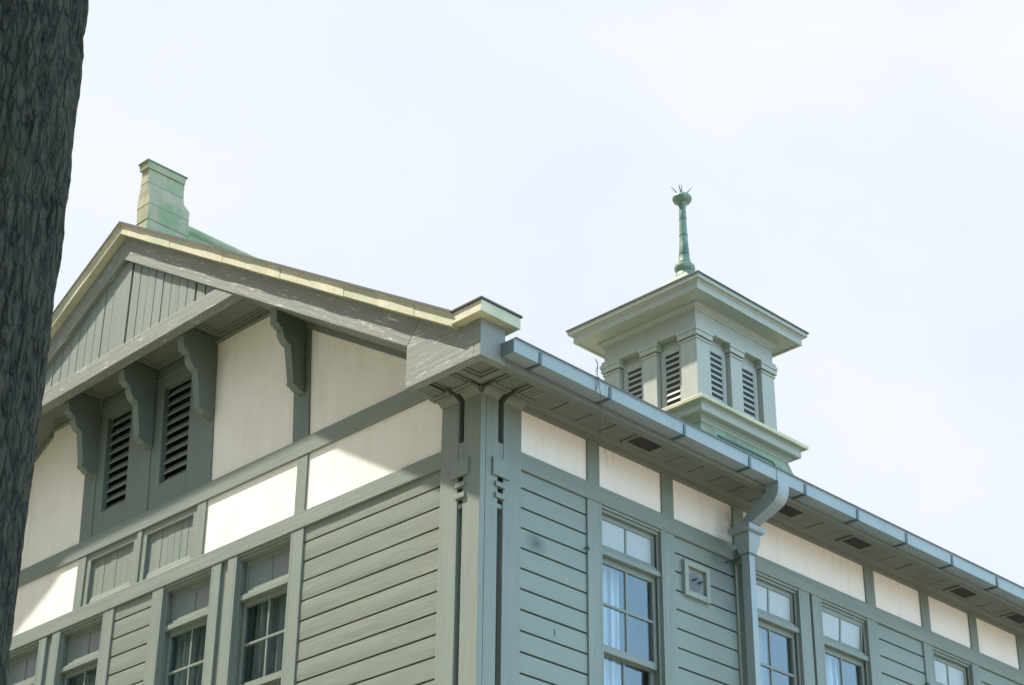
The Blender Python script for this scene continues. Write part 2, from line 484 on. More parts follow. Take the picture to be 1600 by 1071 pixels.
# ------------------------------------------------------------------ siding
def siding(m, u0, u1, ztop, zfirst, pitch, zbot, mat, wav):
    mb = MB()
    z = ztop; nxt = zfirst
    nu = max(6, int((u1 - u0) / 0.07))
    k = 0
    while z > zbot + 0.02:
        lo = max(nxt, zbot)
        g = 0.013
        s0 = random.uniform(-1, 1); rows = []
        prof = [(0.060, z - 0.0), (0.0395, z - 0.003), (0.0385, z - 0.25 * (z - lo)), (0.038, z - 0.5 * (z - lo)), (0.0385, z - 0.78 * (z - lo)), (0.0395, lo + g + 0.002), (0.066, lo + g), (0.066, lo)]
        cup = [0, .3, 1, 1.3, .8, .2, 0, 0]
        c0 = random.uniform(-1.0, 1.0) * wav
        for i in range(nu + 1):
            u = u0 + (u1 - u0) * i / nu
            row = []
            for (d, zz), cu in zip(prof, cup):
                w = noise.noise((u * 1.7 + s0 * 50, zz * 5, k * 3.1)) * wav + c0 * cu * 0.6 * noise.noise((u * 0.9, k * 7.7, s0 * 9)) * 2
                row.append(m(u, d + (w * (cu > 0) * cu), zz + (noise.noise((u * 0.8, k * 5.3, s0)) * 0.0022 if 1 < prof.index((d, zz)) else 0)))
            rows.append(row)
        b = len(mb.v); n = len(prof)
        for r in rows: mb.v += r
        for i in range(nu):
            for j in range(n - 1):
                mb.f.append((b + i * n + j, b + i * n + j + 1, b + (i + 1) * n + j + 1, b + (i + 1) * n + j))
        z = nxt; nxt -= pitch; k += 1
    return part(mb, 'siding', mat, 0.0, None, True)

# ------------------------------------------------------------------ windows
def make_window(m, u0, u1, dd, tilt, mat, cspan, cdark):
    """casing + three sashes between posts u0..u1, sash plane at depth dd"""
    w = MB()
    zs = 5.55
    w.fb(m, u0, u0 + 0.03, 0.02, dd + 0.10, zs, H2B)          # jamb linings
    w.fb(m, u1 - 0.03, u1, 0.02, dd + 0.10, zs, H2B)
    w.fb(m, u0 + 0.03, u1 - 0.03, 0.03, dd + 0.10, H2B - 0.025, H2B)   # head lining
    w.fb(m, u0 + 0.03, u1 - 0.03, 0.05, dd + 0.06, H2B - 0.05, H2B - 0.025)
    for a, b in ((u0 + 0.03, u0 + 0.05), (u1 - 0.05, u1 - 0.03)):
        w.fb(m, a, b, 0.06, 0.075, zs, H2B - 0.05)
    w.fb(m, u0 - 0.02, u1 + 0.02, -0.03, dd + 0.10, zs - 0.07, zs)     # sill
    win = part(w, 'window', P['z'], 0.003)
    a, b = u0 + 0.03, u1 - 0.03
    st = 0.05
    # transom bar
    t = MB()
    t.fb(m, a, b, dd - 0.055, dd + 0.06, 7.935, 7.985)
    t.fb(m, a + 0.02, b - 0.02, dd - 0.025, dd + 0.06, 7.985, 8.025)
    part(t, 'transom_bar', mat, 0.003, win)
    # transom sash (a hopper light, some stand a little ajar)
    zt, zb = H2B - 0.05, 8.025
    tl = math.tan(R(tilt))
    def mt(u, d, z): return m(u, d - (z - zb) * tl * 0.6, z)
    s = MB()
    s.fb(mt, a, a + st, dd, dd + 0.035, zb, zt); s.fb(mt, b - st, b, dd, dd + 0.035, zb, zt)
    s.fb(mt, a + st, b - st, dd + 0.001, dd + 0.034, zt - 0.045, zt); s.fb(mt, a + st, b - st, dd + 0.001, dd + 0.034, zb, zb + 0.03)
    c = (a + b) / 2
    s.fb(mt, c - 0.011, c + 0.011, dd + 0.004, dd + 0.03, zb + 0.03, zt - 0.045)
    part(s, 'transom_sash', mat, 0.002, win)
    g = MB()
    g.fb(mt, a + st - .005, b - st + .005, dd + 0.012, dd + 0.020, zb + 0.025, zt - 0.04)
    part(g, 'frosted_pane', FROST_SHADED if cdark else FROST, 0.0, win)
    def sash(name, zt, zb, d, rail):
        s = MB()
        s.fb(m, a, a + st, d, d + 0.04, zb, zt); s.fb(m, b - st, b, d, d + 0.04, zb, zt)
        s.fb(m, a + st, b - st, d + 0.001, d + 0.039, zt - 0.05, zt)
        s.fb(m, a + st, b - st, d - 0.004, d + 0.039, zb, zb + rail)
        s.fb(m, c - 0.011, c + 0.011, d + 0.006, d + 0.03, zb + rail, zt - 0.05)
        zm = (zb + rail + zt - 0.05) / 2
        s.fb(m, a + st, b - st, d + 0.003, d + 0.028, zm - 0.012, zm + 0.012)
        part(s, name, mat, 0.002, win)
    sash('upper_sash', 7.935, 7.075, dd, 0.065)
    sash('lower_sash', 7.12, zs, dd + 0.045, 0.09)
    g = MB()
    g.fb(m, a + st - .005, b - st + .005, dd + 0.016, dd + 0.021, 7.135, 7.89)
    g.fb(m, a + st - .005, b - st + .005, dd + 0.061, dd + 0.066, zs + 0.08, 7.075)
    part(g, 'glass_pane', GLASS, 0.0, win)
    # sheer curtain hanging in folds behind the glass
    for (f0, f1) in cspan:
        cu = MB(); n = int(70 * (f1 - f0)) + 8
        A = a + (b - a) * f0; Bq = a + (b - a) * f1
        rows = []
        for z in (7.98, 7.4, 6.6, zs):
            row = []
            for i in range(n + 1):
                f = i / n
                u = A + (Bq - A) * f
                d = dd + 0.15 + 0.035 * math.sin(f * (f1 - f0) * 44 + u0 * 9) + 0.02 * math.sin(f * 17 + z * 1.3 + u0)
                row.append(m(u, d, z))
            rows.append(row)
        b0 = len(cu.v)
        for r in rows: cu.v += r
        for k in range(3):
            for i in range(n):
                cu.f.append((b0 + k * (n + 1) + i, b0 + k * (n + 1) + i + 1, b0 + (k + 1) * (n + 1) + i + 1, b0 + (k + 1) * (n + 1) + i))
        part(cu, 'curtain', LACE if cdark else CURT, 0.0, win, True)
    return win

# ------------------------------------------------------------------ body shell (what the trim is fixed to)
sh = MB()
sh.box(WL + 0.12, -0.42, 0.42, 0.50, 0.3, 9.0)       # inner faces behind the windows
sh.box(-0.50, -0.42, 0.50, LEN - 0.2, 0.3, 9.0)
part(sh, 'inner_wall', ROOM)
sh = MB()
sh.box(WL, WL + 0.12, 0.05, LEN, 0.3, 9.1)
sh.box(WL + 0.12, 0.0, LEN - 0.12, LEN, 0.3, 9.1)
part(sh, 'rear_wall', P['sidingy'])
rg = MB()
rg.prism([(WL, 9.1), (0, 9.1), (CX, 12.06)], lambda x, z: (x, LEN - 0.12, z), lambda x, z: (x, LEN, z))
part(rg, 'rear_gable', P['z'])
fd = MB()
fd.box(WL - 0.06, 0.06, -0.06, LEN + 0.06, -0.3, 0.55)
part(fd, 'foundation', STONE)
cl = MB(); cl.box(WL + 0.2, -0.5, 0.5, LEN - 0.2, 8.95, 9.0)
part(cl, 'attic_floor', ROOM)

# ------------------------------------------------------------------ corner pilasters
def pilaster(m, sgn, far=False):
    """two boards either side of a stopped groove; sgn: direction away from the corner along u"""
    s = lambda a, b: (min(sgn * a, sgn * b), max(sgn * a, sgn * b))
    mb = MB()
    for a, b in ((0.0 if m is mapL else 0.0, 0.205), (0.268, 0.481)):
        lo, hi = s(a, b)
        if m is mapR and a == 0.0: lo = 0.0635
        mb.fb(m, lo, hi, 0.0, 0.12 if a else 0.06, 0.55, 9.02)
    lo, hi = s(0.200, 0.272)
    mb.fb(m, lo, hi, 0.100, 0.12, 0.55, 9.02)
    lo, hi = s(0.2051, 0.2679)
    mb.fb(m, lo, hi, 0.004, 0.0995, 8.38, 8.54)        # stops of the groove
    mb.fb(m, lo, hi, 0.010, 0.0995, 7.945, 7.985)
    pil = part(mb, 'corner_pilaster', P['z'], 0.004)
    for (a, b, z0, z1, d) in ((0.132, 0.332, 8.216, 8.376, -0.022), (0.167, 0.283, 8.124, 8.167, -0.020), (0.167, 0.281, 8.022, 8.068, -0.020)):
        lo, hi = s(a, b)
        bx(m, 'ornament_block', P['z'], lo, hi, d, 0.0 if z1 - z0 > .1 else 0.03, z0, z1, 0.003, pil)
    return pil
pilaster(mapL, -1)
pilaster(mapR, 1)
pl = MB()
for a, b in ((0.0, 0.205), (0.268, 0.481)): pl.fb(mapL, WL + a, WL + b, 0.0, 0.06, 0.55, 9.02)
pl.fb(mapL, WL + 0.205, WL + 0.268, 0.045, 0.06, 0.55, 9.02)
part(pl, 'corner_pilaster', P['z'], 0.004)

# ------------------------------------------------------------------ front (gable) face
XL, XR = WL + 0.481, -0.481
bx(mapL, 'lower_beam', P['x'], XL, XR, 0.012, 0.09, H2B, H2T, 0.005)
bx(mapL, 'upper_beam', P['x'], XL, XR, 0.010, 0.09, H1B, H1T, 0.005)
bx(mapL, 'belt_course', P['x'], XL, XR, -0.02, 0.09, ZB, ZB + 0.2, 0.005)
fr_posts = [(-2.46, -2.313), (-3.99, -3.844), (-4.985, -4.906)]
fr_posts = sorted(fr_posts + [(mir(b), mir(a)) for a, b in fr_posts[:2]])
for a, b in fr_posts: bx(mapL, 'frieze_post', P['z'], a, b, 0.018, 0.09, H2T, H1B)
edges = [XL] + [x for ab in fr_posts for x in ab] + [XR]
for i in range(0, len(edges), 2):
    a, b = edges[i], edges[i + 1]
    if abs((a + b) / 2 - CX) > 1.2:
        bx(mapL, 'plaster_panel', PLASTER, a, b, 0.036, 0.10, H2T, H1B, 0.0)
    else:       # the two boarded panels with a moulded frame
        fm = MB()
        fm.fb(mapL, a, a + 0.075, 0.034, 0.10, H2T, H1B); fm.fb(mapL, b - 0.075, b, 0.034, 0.10, H2T, H1B)
        fm.fb(mapL, a + 0.075, b - 0.075, 0.034, 0.10, H1B - 0.075, H1B)
        fm.hexa([(a + .075, .050, H2T), (b - .075, .050, H2T), (b - .075, .10, H2T), (a + .075, .10, H2T),
                 (a + .075, .062, H2T + .085), (b - .075, .062, H2T + .085), (b - .075, .10, H2T + .085), (a + .075, .10, H2T + .085)])
        fm = part(fm, 'panel_frame', P['x'], 0.004)
        bd = MB(); n = 7; wd = (b - a - 0.15) / n
        for k in range(n):
            d = 0.070 + random.uniform(-.003, .003)
            bd.fb(mapL, a + .075 + k * wd + .0015, a + .075 + (k + 1) * wd - .0015, d, 0.10, H2T + 0.085, H1B - 0.075)
        bd.fb(mapL, a + .075, b - .075, 0.088, 0.10, H2T + 0.085, H1B - 0.075)
        part(bd, 'panel_boards', P['z'], 0.003, fm)
# window storey
right_half = [('post', -2.456, -2.304), ('win', -3.303, -2.456), ('post', -3.413, -3.303), ('gap', -3.516, -3.413), ('post', -3.634, -3.516), ('win', -4.46, -3.634), ('post', -4.615, -4.46)]
bays = right_half + [(k, mir(b), mir(a)) for k, a, b in right_half]
wl = []
for k, a, b in bays:
    if k == 'post': bx(mapL, 'window_post', P['z'], a, b, 0.020, 0.09, ZB + 0.2, H2B)
    if k == 'gap': bx(mapL, 'post_infill', P['z'], a, b, 0.050, 0.10, ZB + 0.2, H2B, 0.0)
    if k == 'win': wl.append((a, b))
for i, (a, b) in enumerate(sorted(wl)):
    make_window(mapL, a, b, 0.125, 0.0, P['x'], [(0.0, 0.97)] if i % 2 else [(0.02, 0.46), (0.50, 1.0)], True)
for a, b in wl:
    siding(mapL, a, b, 5.48, 5.42, 0.187, ZB + 0.2, P['sidingx'], 0.003)
for a, b in ((-2.304, XR), (mir(-4.615), -4.615), (XL, mir(-2.304))):
    siding(mapL, min(a, b), max(a, b), H2B, 8.2325, 0.187, ZB + 0.2, P['sidingx'], 0.0030)
    bk = MB(); bk.fb(mapL, min(a, b), max(a, b), 0.062, 0.10, ZB + 0.2, H2B); part(bk, 'sheathing', DARK)
siding(mapL, XL, XR, ZB, 4.75, 0.187, 0.55, P['sidingx'], 0.004)
bk = MB(); bk.fb(mapL, XL, XR, 0.062, 0.10, 0.55, ZB); part(bk, 'sheathing', DARK)

# ---- gable wall above the upper beam
BAR = lambda x: 12.05 - 0.603 * abs(x - CX)          # lower edge of the bargeboards
ZS = 10.935                                          # soffit of the jettied pediment
TIEB = lambda x: 10.795 + 0.018 * (x + 4.4)
up_posts = [(-2.553, -2.322), (-4.03, -3.815), (-5.05, -4.865)]
up_posts = sorted(up_posts + [(mir(b), mir(a)) for a, b in up_posts[:2]])
for a, b in up_posts:
    bx(mapU, 'gable_post', P['shade'], a, b, 0.015, 0.10, H1T, min(ZS, BAR((a + b) / 2) - 0.02))
# outer plaster bays run up under the rake
for sgn in (1, -1):
    f = (lambda x: x) if sgn > 0 else mir
    # corner bay
    pts = [(-2.322, H1T), (0.0, H1T), (0.0, 9.02), (0.40, 9.02), (0.40, BAR(.4) + .02), (-2.40, BAR(-2.40) + .02)]
    pts = [(-2.47, H1T), (-0.25, H1T), (-0.25, BAR(-0.25) + .02), (-2.50, BAR(-2.50) + .02)]
    mb = MB(); mb.prism([(f(x), z) for x, z in pts], lambda x, z: (x, 0.036, z), lambda x, z: (x, 0.098, z))
    part(mb, 'plaster_panel', PLASTER)
    pts = [(-3.97, H1T), (-2.42, H1T), (-2.42, 10.50), (-2.98, 10.93), (-3.99, 10.93)]
    mb = MB(); mb.prism([(f(x), z) for x, z in pts], lambda x, z: (x, 0.036, z), lambda x, z: (x, 0.098, z))
    part(mb, 'plaster_panel', PLASTER)
    # trim board under the rake, on the wall
    mb = MB()
    mb.prism([(f(-0.33), BAR(-0.33) - .06), (f(-2.98), BAR(-2.98) - .06), (f(-2.98), BAR(-2.98)), (f(-0.33), BAR(-0.33))], lambda x, z: (x, 0.005, z), lambda x, z: (x, 0.036, z))
    part(mb, 'rake_trim', P['soffit'], 0.003)
    # sloping soffit of the rake
    mb = MB()
    mb.prism([(f(-0.34), BAR(-0.34)), (f(CX), BAR(CX)), (f(CX), BAR(CX) + .05), (f(-0.34), BAR(-0.34) + .05)], lambda x, z: (x, -0.470, z), lambda x, z: (x, 0.036, z))
    part(mb, 'rake_soffit', P['soffit'])
    # horizontal trim + moulding at the head of the plaster bay
    mb = MB()
    a, b = sorted((f(-3.95), f(-2.9)))
    mb.fb(mapL, a, b, -0.005, 0.036, 10.875, ZS)
    part(mb, 'head_trim', P['soffit'], 0.003)
# louvre bays
def louvre_bay(x0, x1, o0, o1):
    """x0..x1 between posts, o0..o1 the slatted opening"""
    f = MB()
    zo0, zo1 = 9.56, 10.68
    f.fb(mapU, x0, o0, 0.026, 0.10, H1T, ZS); f.fb(mapU, o1, x1, 0.026, 0.10, H1T, ZS)
    f.fb(mapU, o0, o1, 0.026, 0.10, H1T, zo0); f.fb(mapU, o0, o1, 0.026, 0.10, zo1, ZS)
    f.fb(mapU, x0, x1, 0.010, 0.026, 10.79, 10.82)
    fr = part(f, 'louvre_frame', P['shade'], 0.003)
    s = MB(); n = 10; h = (zo1 - zo0) / n
    for k in range(n):
        z = zo0 + k * h
        s.hexa([mapU(o0, 0.070, z + .004), mapU(o1, 0.070, z + .004), mapU(o1, 0.135, z + h * 0.92), mapU(o0, 0.135, z + h * 0.92),
                mapU(o0, 0.070, z + .022), mapU(o1, 0.070, z + .022), mapU(o1, 0.135, z + h * 0.92 + .016), mapU(o0, 0.135, z + h * 0.92 + .016)])
    part(s, 'louvre_slats', P['slat'], 0.002, fr)
    d = MB(); d.fb(mapU, o0 - .08, o1 + .08, 0.22, 0.23, zo0 - .1, zo1 + .1)
    d.fb(mapU, o0 - .02, o0, 0.10, 0.22, zo0 - .1, zo1 + .1); d.fb(mapU, o1, o1 + .02, 0.10, 0.22, zo0 - .1, zo1 + .1)
    part(d, 'louvre_backing', DARK, 0.0, fr)
louvre_bay(-4.865, -4.03, -4.70, -4.235)
louvre_bay(-5.85, -5.05, -5.715, -5.28)
# brackets under the pediment
prof = [(0.015, ZS), (-0.42, ZS), (-0.352, 10.78), (-0.350, 10.415), (-0.312, 10.405), (-0.308, 10.385), (-0.270, 10.380), (-0.272, 10.345), (-0.262, 10.315),
        (-0.242, 10.275), (-0.212, 10.245), (-0.172, 10.232), (-0.168, 10.200), (-0.156, 10.105), (-0.126, 9.870), (-0.138, 9.855), (-0.130, 9.832), (-0.100, 9.822), (-0.082, 9.806), (-0.050, 9.790), (0.015, 9.775)]
prof_hi = [(y - 0.03 if -0.36 < y < 0 else y, z + 0.25 if z < 10.5 else z) for y, z in prof if abs(z - 10.78) > .01]
for xc, pf in ((-2.43, prof), (-3.865, prof_hi), (-4.885, prof_hi), (-5.90, prof_hi), (mir(-2.43), prof)):
    mb = MB(); w = 0.049
    mb.prism(pf, lambda y, z: (lean(xc - w, z), y, z), lambda y, z: (lean(xc + w, z), y, z))
    part(mb, 'bracket', P['shade'], 0.004)
# soffit of the jetty with its sunk panels
cs = [-7.30, mir(-2.43) - .06, mir(-3.905) - .06, -4.945 - .06, -3.905 - .06, -2.43 - .06]
sf = MB(); sf.box(-7.25, -2.62, -0.42, 0.036, ZS + 0.012, ZS + 0.05); 
sf.box(-7.25, -2.62, -0.42, -0.36, ZS - 0.02, ZS + 0.012)
sf = part(sf, 'jetty_soffit', P['soffit'])
mids = [mir(-2.43) - .05, mir(-3.905) - .05, -4.995, -3.955, -2.48]
for a, b in zip(mids[:-1], mids[1:]):
    mo = MB()
    a2, b2 = a + 0.10, b - 0.06
    for k, (dz, wd, off) in enumerate(((0.026, 0.030, 0.0), (0.014, 0.026, 0.034))):
        x0, x1, y0, y1 = a2 + off, b2 - off, -0.36 + off, 0.0 - off
        for q in ((x0, x1, y1 - wd, y1), (x0, x0 + wd, y0, y1 - wd), (x1 - wd, x1, y0, y1 - wd)):
            mo.box(*q, ZS + 0.012 - dz, ZS + 0.012)
    part(mo, 'soffit_moulding', P['soffit'], 0.002, sf)
# tie beam of the pediment
xr, xl = -2.83, mir(-2.83)
mb = MB()
mb.hexa([(xl, -.538, TIEB(xl)), (xr, -.538, TIEB(xr)), (xr, -.42, TIEB(xr)), (xl, -.42, TIEB(xl)),
         (xl - .0, -.538, TIEB(xl) + .19), (xr, -.538, TIEB(xr) + .19), (xr, -.42, TIEB(xr) + .19), (xl, -.42, TIEB(xl) + .19)])
part(mb, 'tie_beam', P['barge'], 0.006)
# pediment boards: two leaves with a dark slit, narrow vertical boards
mb = MB()
x = -7.2; k = 0
while x < -2.62:
    w = 0.148 if abs(x - (-5.06)) > .1 else 0.30
    x2 = x + w
    zt = min(BAR(x), BAR(x2)) + 0.06 if not (x < CX < x2) else BAR(CX) - .02
    d = -0.500 + random.uniform(-.004, .004)
    z0 = 10.9
    if BAR((x + x2) / 2) + .1 > z0:
        p0, p1 = x + .005, x2 - .005
        mb.hexa([(p0, d, z0), (p1, d, z0), (p1, d + .03, z0), (p0, d + .03, z0),
                 (p0, d, max(z0 + .01, BAR(p0) + .05)), (p1, d, max(z0 + .01, BAR(p1) + .05)), (p1, d + .03, max(z0 + .01, BAR(p1) + .05)), (p0, d + .03, max(z0 + .01, BAR(p0) + .05))])
    x = x2 + (0.02 if w > .2 or k in (22,) else 0.0); k += 1
part(mb, 'pediment_boards', P['z'], 0.003)
mb = MB(); mb.prism([(-7.0, 10.88), (-2.88, 10.88), (CX, BAR(CX) + .05)], lambda x, z: (x, -0.468, z), lambda x, z: (x, -0.45, z))
part(mb, 'pediment_backing', DARK)

# ---- bargeboards, kneelers and copper coping
COPB = lambda x: 12.335 - 0.600 * abs(x - CX)
COPT = lambda x: 12.474 - 0.600 * abs(x - CX)
def rough_strip(mb, pts_fn, u0, u1, n): pass
for sgn in (1, -1):
    f = (lambda x: x) if sgn > 0 else mir
    mb = MB()
    mb.prism([(f(-0.345), BAR(-0.345)), (f(CX), BAR(CX)), (f(CX), COPB(CX) + .08), (f(-0.215), COPB(-0.215) + .05), (f(-0.215), 9.45)], lambda x, z: (x, -0.550, z), lambda x, z: (x, -0.470, z))
    part(mb, 'bargeboard', P['barge_falling' if sgn > 0 else 'barge_rising'], 0.006)
    mb = MB()
    mb.prism([(f(-0.342), 8.873), (f(0.475), 8.873), (f(0.475), 9.23), (f(0.33), 9.23), (f(0.30), COPB(.30) + .03), (f(-0.205), COPB(-.205) + .03), (f(-0.208), 9.45), (f(-0.342), BAR(-0.342))],
             lambda x, z: (x, -0.553, z), lambda x, z: (x, -0.470, z))
    kn = part(mb, 'kneeler', P['barge'], 0.006)
    a, b = sorted((f(0.475), f(0.555)))
    s = MB(); s.box(a, b, -0.5525, -0.272, 8.8735, 9.23)
    s.box(a, b, -0.272, -0.262, 8.873, 9.05)
    part(s, 'kneeler_return', P['return'], 0.003, kn)
    a, b = sorted((f(-0.342), f(-0.28)))
    s = MB(); s.box(a, b, -0.4698, 0.036, 8.99, 9.30)
    part(s, 'kneeler_end', P['soffit'], 0.0, kn)
    # coping: lapped copper lengths up the rake
    xs = [0.30]
    while xs[-1] > CX + 0.6: xs.append(xs[-1] - 0.475)
    xs.append(CX)
    for i in range(len(xs) - 1):
        x1, x0 = xs[i], xs[i + 1]
        mb = MB(); o = 0.0035 * (i % 2)
        sub = 5; ring = []
        for j in range(sub + 1):
            x = x0 + (x1 - x0) * j / sub
            e = 0.006 * noise.noise((x * 5.1, sgn * 3, 1)) - 0.004 * abs(math.sin(math.pi * j / sub))
            zt, zb = COPT(x) + o, COPB(x) - o
            ring.append([(f(x), -0.634 - o + e * .4, zb), (f(x), -0.634 - o + e * .4, zt - .032 + e), (f(x), -0.652 - o, zt - .024 + e), (f(x), -0.652 - o, zt), (f(x), -0.20, zt + .004), (f(x), -0.20, zt - .05), (f(x), -0.55, zt - .05), (f(x), -0.545, zb)])
        mb.loft(ring)
        part(mb, 'coping', COPE, 0.002)
    mb = MB()
    mb.prism([(f(0.30), COPT(.30) - .018), (f(CX), COPT(CX) - .018), (f(CX), COPT(CX) + .006), (f(0.30), COPT(.30) + .006)], lambda x, z: (x, -0.664, z), lambda x, z: (x, -0.6565, z))
    part(mb, 'coping_edge', LIP)
    # horizontal cap of the kneeler
    mb = MB()
    a, b = sorted((f(0.262), f(0.642)))
    mb.box(a, b, -0.636, -0.182, 9.212, 9.318)
    part(mb, 'kneeler_cap', COPE, 0.004, kn)
    a, b = sorted((f(0.290), f(0.656)))
    mb = MB(); mb.box(a, b, -0.652, -0.172, 9.316, 9.336)
    part(mb, 'kneeler_cap_lip', LIP, 0.003, kn)
# roof slopes, ridge
for sgn in (1, -1):
    f = (lambda x: x) if sgn > 0 else mir
    RZ = lambda x: 12.40 - 0.6 * abs(x - CX)
    mb = MB()
    mb.prism([(f(CX), RZ(CX)), (f(0.54), RZ(0.54)), (f(0.54), RZ(0.54) - .06), (f(CX), RZ(CX) - .06)], lambda x, z: (x, -0.46, z), lambda x, z: (x, LEN + .3, z))
    rf = part(mb, 'roof_slope', ROOFM)
    sm = MB(); y = 0.05
    while y < LEN:
        sm.prism([(f(CX + .1), RZ(CX + .1)), (f(0.54), RZ(.54)), (f(0.54), RZ(.54) + .03), (f(CX + .1), RZ(CX + .1) + .03)], lambda x, z: (x, y, z), lambda x, z: (x, y + .02, z))
        y += 0.48
    part(sm, 'standing_seams', ROOFM, 0.0, rf)
rd = MB()
rd.box(CX - .055, CX + .055, 0.15, LEN + .3, 12.30, 12.73)
rd.tube([(CX, 0.13, 12.718), (CX, LEN + .3, 12.718)], 0.078, 10)
part(rd, 'ridge_cap', CHIM, 0.0, None, True)
# copper-clad ridge terminal
ch = MB()
def rect(hx, y0, y1, z): return [(CX - hx, y0, z), (CX + hx, y0, z), (CX + hx, y1, z), (CX - hx, y1, z)]
ch.loft([rect(.100, -.385, .165, 12.2), rect(.100, -.385, .165, 12.589), rect(.111, -.395, .135, 12.79), rect(.111, -.397, .132, 12.895), rect(.102, -.400, .112, 12.925), rect(.102, -.400, .100, 12.930), rect(.082, -.406, .080, 12.975), rect(.082, -.406, .072, 12.985), rect(.066, -.412, .066, 13.06), rect(.066, -.412, .066, 13.08), rect(.064, -.416, .062, 13.25)])
ct = part(ch, 'ridge_terminal', CHIM, 0.003)
cp = MB(); cp.loft([rect(.078, -.440, .060, 13.243), rect(.082, -.450, .066, 13.325)]); part(cp, 'terminal_cap', CHIM, 0.003, ct)
cp = MB(); cp.box(CX - .092, CX + .092, -.462, .078, 13.324, 13.340); part(cp, 'terminal_lid', ROOFM, 0.002, ct)
for (hx, y0, y1, z) in ((.1115, -.3965, .1345, 12.79), (.1035, -.390, .160, 12.60), (.0665, -.4135, .0665, 13.072)):
    cp = MB(); cp.loft([rect(hx, y0, y1, z - .004), rect(hx + .002, y0 - .002, y1 + .002, z), rect(hx, y0, y1, z + .004)])
    part(cp, 'seam', ROOFM, 0.0, ct)

# ------------------------------------------------------------------ side (eaves) face
YE = LEN
bx(mapR, 'lower_beam', P['y'], 0.483, YE, 0.012, 0.09, H2B, H2T, 0.005)
bx(mapR, 'belt_course', P['y'], 0.481, YE, -0.02, 0.09, ZB, ZB + 0.2, 0.005)
side = [('sid', .483, 1.317), ('post', 1.317, 1.473), ('win', 1.473, 2.319), ('post', 2.319, 2.472), ('sid', 2.472, 3.34), ('post', 3.34, 3.497), ('win', 3.497, 4.335),
        ('post', 4.335, 4.475), ('gap', 4.475, 4.513), ('post', 4.513, 4.634), ('win', 4.634, 5.452), ('post', 5.452, 5.60), ('sid', 5.60, 6.404), ('post', 6.404, 6.545), ('win', 6.545, 7.328),
        ('post', 7.328, 7.457), ('sid', 7.457, 8.30), ('post', 8.30, 8.45), ('win', 8.45, 9.28), ('post', 9.28, 9.40), ('gap', 9.40, 9.45), ('post', 9.45, 9.58), ('win', 9.58, 10.41), ('post', 10.41, 10.56), ('sid', 10.56, YE)]
tilts = [1.5, 4, 9, 2, 5, 3]; wi = 0
for k, a, b in side:
    if k == 'post': bx(mapR, 'window_post', P['z'], a, b, 0.020, 0.09, ZB + .2, H2B)
    if k == 'gap': bx(mapR, 'post_infill', P['z'], a, b, 0.055, 0.10, ZB + .2, H2B, 0.0)
    if k == 'sid':
        siding(mapR, a, b, H2B, 8.2245, 0.180, ZB + .2, P['sidingy'], 0.0012)
        bk = MB(); bk.fb(mapR, a, b, 0.062, 0.10, ZB + .2, H2B); part(bk, 'sheathing', DARK)
    if k == 'win':
        make_window(mapR, a, b, 0.095, tilts[wi], P['y'], [(0.02, 0.60)] if wi != 3 else [(0.0, 0.98)], False)
        siding(mapR, a, b, 5.48, 5.42, 0.18, ZB + .2, P['sidingy'], 0.0012)
        wi += 1
siding(mapR, .481, YE, ZB, 4.75, 0.18, 0.55, P['sidingy'], 0.001)
bk = MB(); bk.fb(mapR, .481, YE, 0.062, 0.10, 0.55, ZB); part(bk, 'sheathing', DARK)
fp = [(1.322, 1.478), (2.314, 2.477), (3.34, 3.50), (5.44, 5.601), (6.426, 6.578), (7.342, 7.484), (8.29, 8.45), (10.4, 10.56), (11.4, 11.56), (12.4, 12.56), (14.5, 14.66), (16.5, 16.66)]
for a, b in fp: bx(mapR, 'frieze_post', P['z'], a, b, 0.018, 0.09, H2T, 9.03)
ed = [0.483] + [q for ab in fp for q in ab] + [YE]
for i in range(0, len(ed), 2): bx(mapR, 'plaster_panel', PLASTER, ed[i], ed[i + 1], 0.036, 0.10, H2T, 9.03, 0.0)
# eave: frieze trim, soffit boards, fascia
tr = MB()
tr.prism([(0.04, FT), (-0.010, FT + .002), (-0.018, 8.985), (-0.060, 9.004), (-0.070, 9.012), (0.04, 9.012)], lambda d, z: (-d, 0.483, z), lambda d, z: (-d, YE, z))
part(tr, 'eave_trim', P['eave'], 0.0)
sb = MB(); y = 0.46; k = 0
while y < YE:
    y2 = min(y + 0.30, YE)
    sb.box(-0.02, 0.472, y + .006, y2 - .006, 9.006 + random.uniform(-.002, .002), 9.03); y = y2
sb.box(-0.02, 0.472, 0.46, YE, 9.024, 9.05)
sof = part(sb, 'eave_soffit', P['eave'], 0.002)
fa = MB(); fa.box(0.470, 0.555, -0.262, YE, 8.873, 9.06); fa.box(0.455, 0.470, -0.262, YE, 8.893, 8.93)
part(fa, 'eave_fascia', P['eave'], 0.004)
fa = MB(); fa.box(mir(0.555), mir(0.47), -0.262, YE, 8.873, 9.06); fa.box(mir(0.472), WL + .02, -0.262, YE, 9.006, 9.05)
part(fa, 'eave_fascia', P['eave'], 0.004)
for y0 in (1.66, 3.72, 4.84, 6.72, 7.80, 9.70, 11.6, 13.5):
    v = MB(); v.box(0.14, 0.30, y0, y0 + 0.31, 9.000, 9.0045)
    v = part(v, 'soffit_vent', VENTM)
    q = MB()
    q.box(0.10, 0.45, y0 - 0.035, y0, 8.990, 9.008)
    q.box(0.10, 0.45, y0 + .31, y0 + .335, 8.996, 9.008); q.box(0.10, 0.14, y0, y0 + .31, 8.994, 9.008); q.box(0.30, 0.45, y0, y0 + .31, 8.996, 9.008)
    part(q, 'vent_frame', P['eave'], 0.002, v)
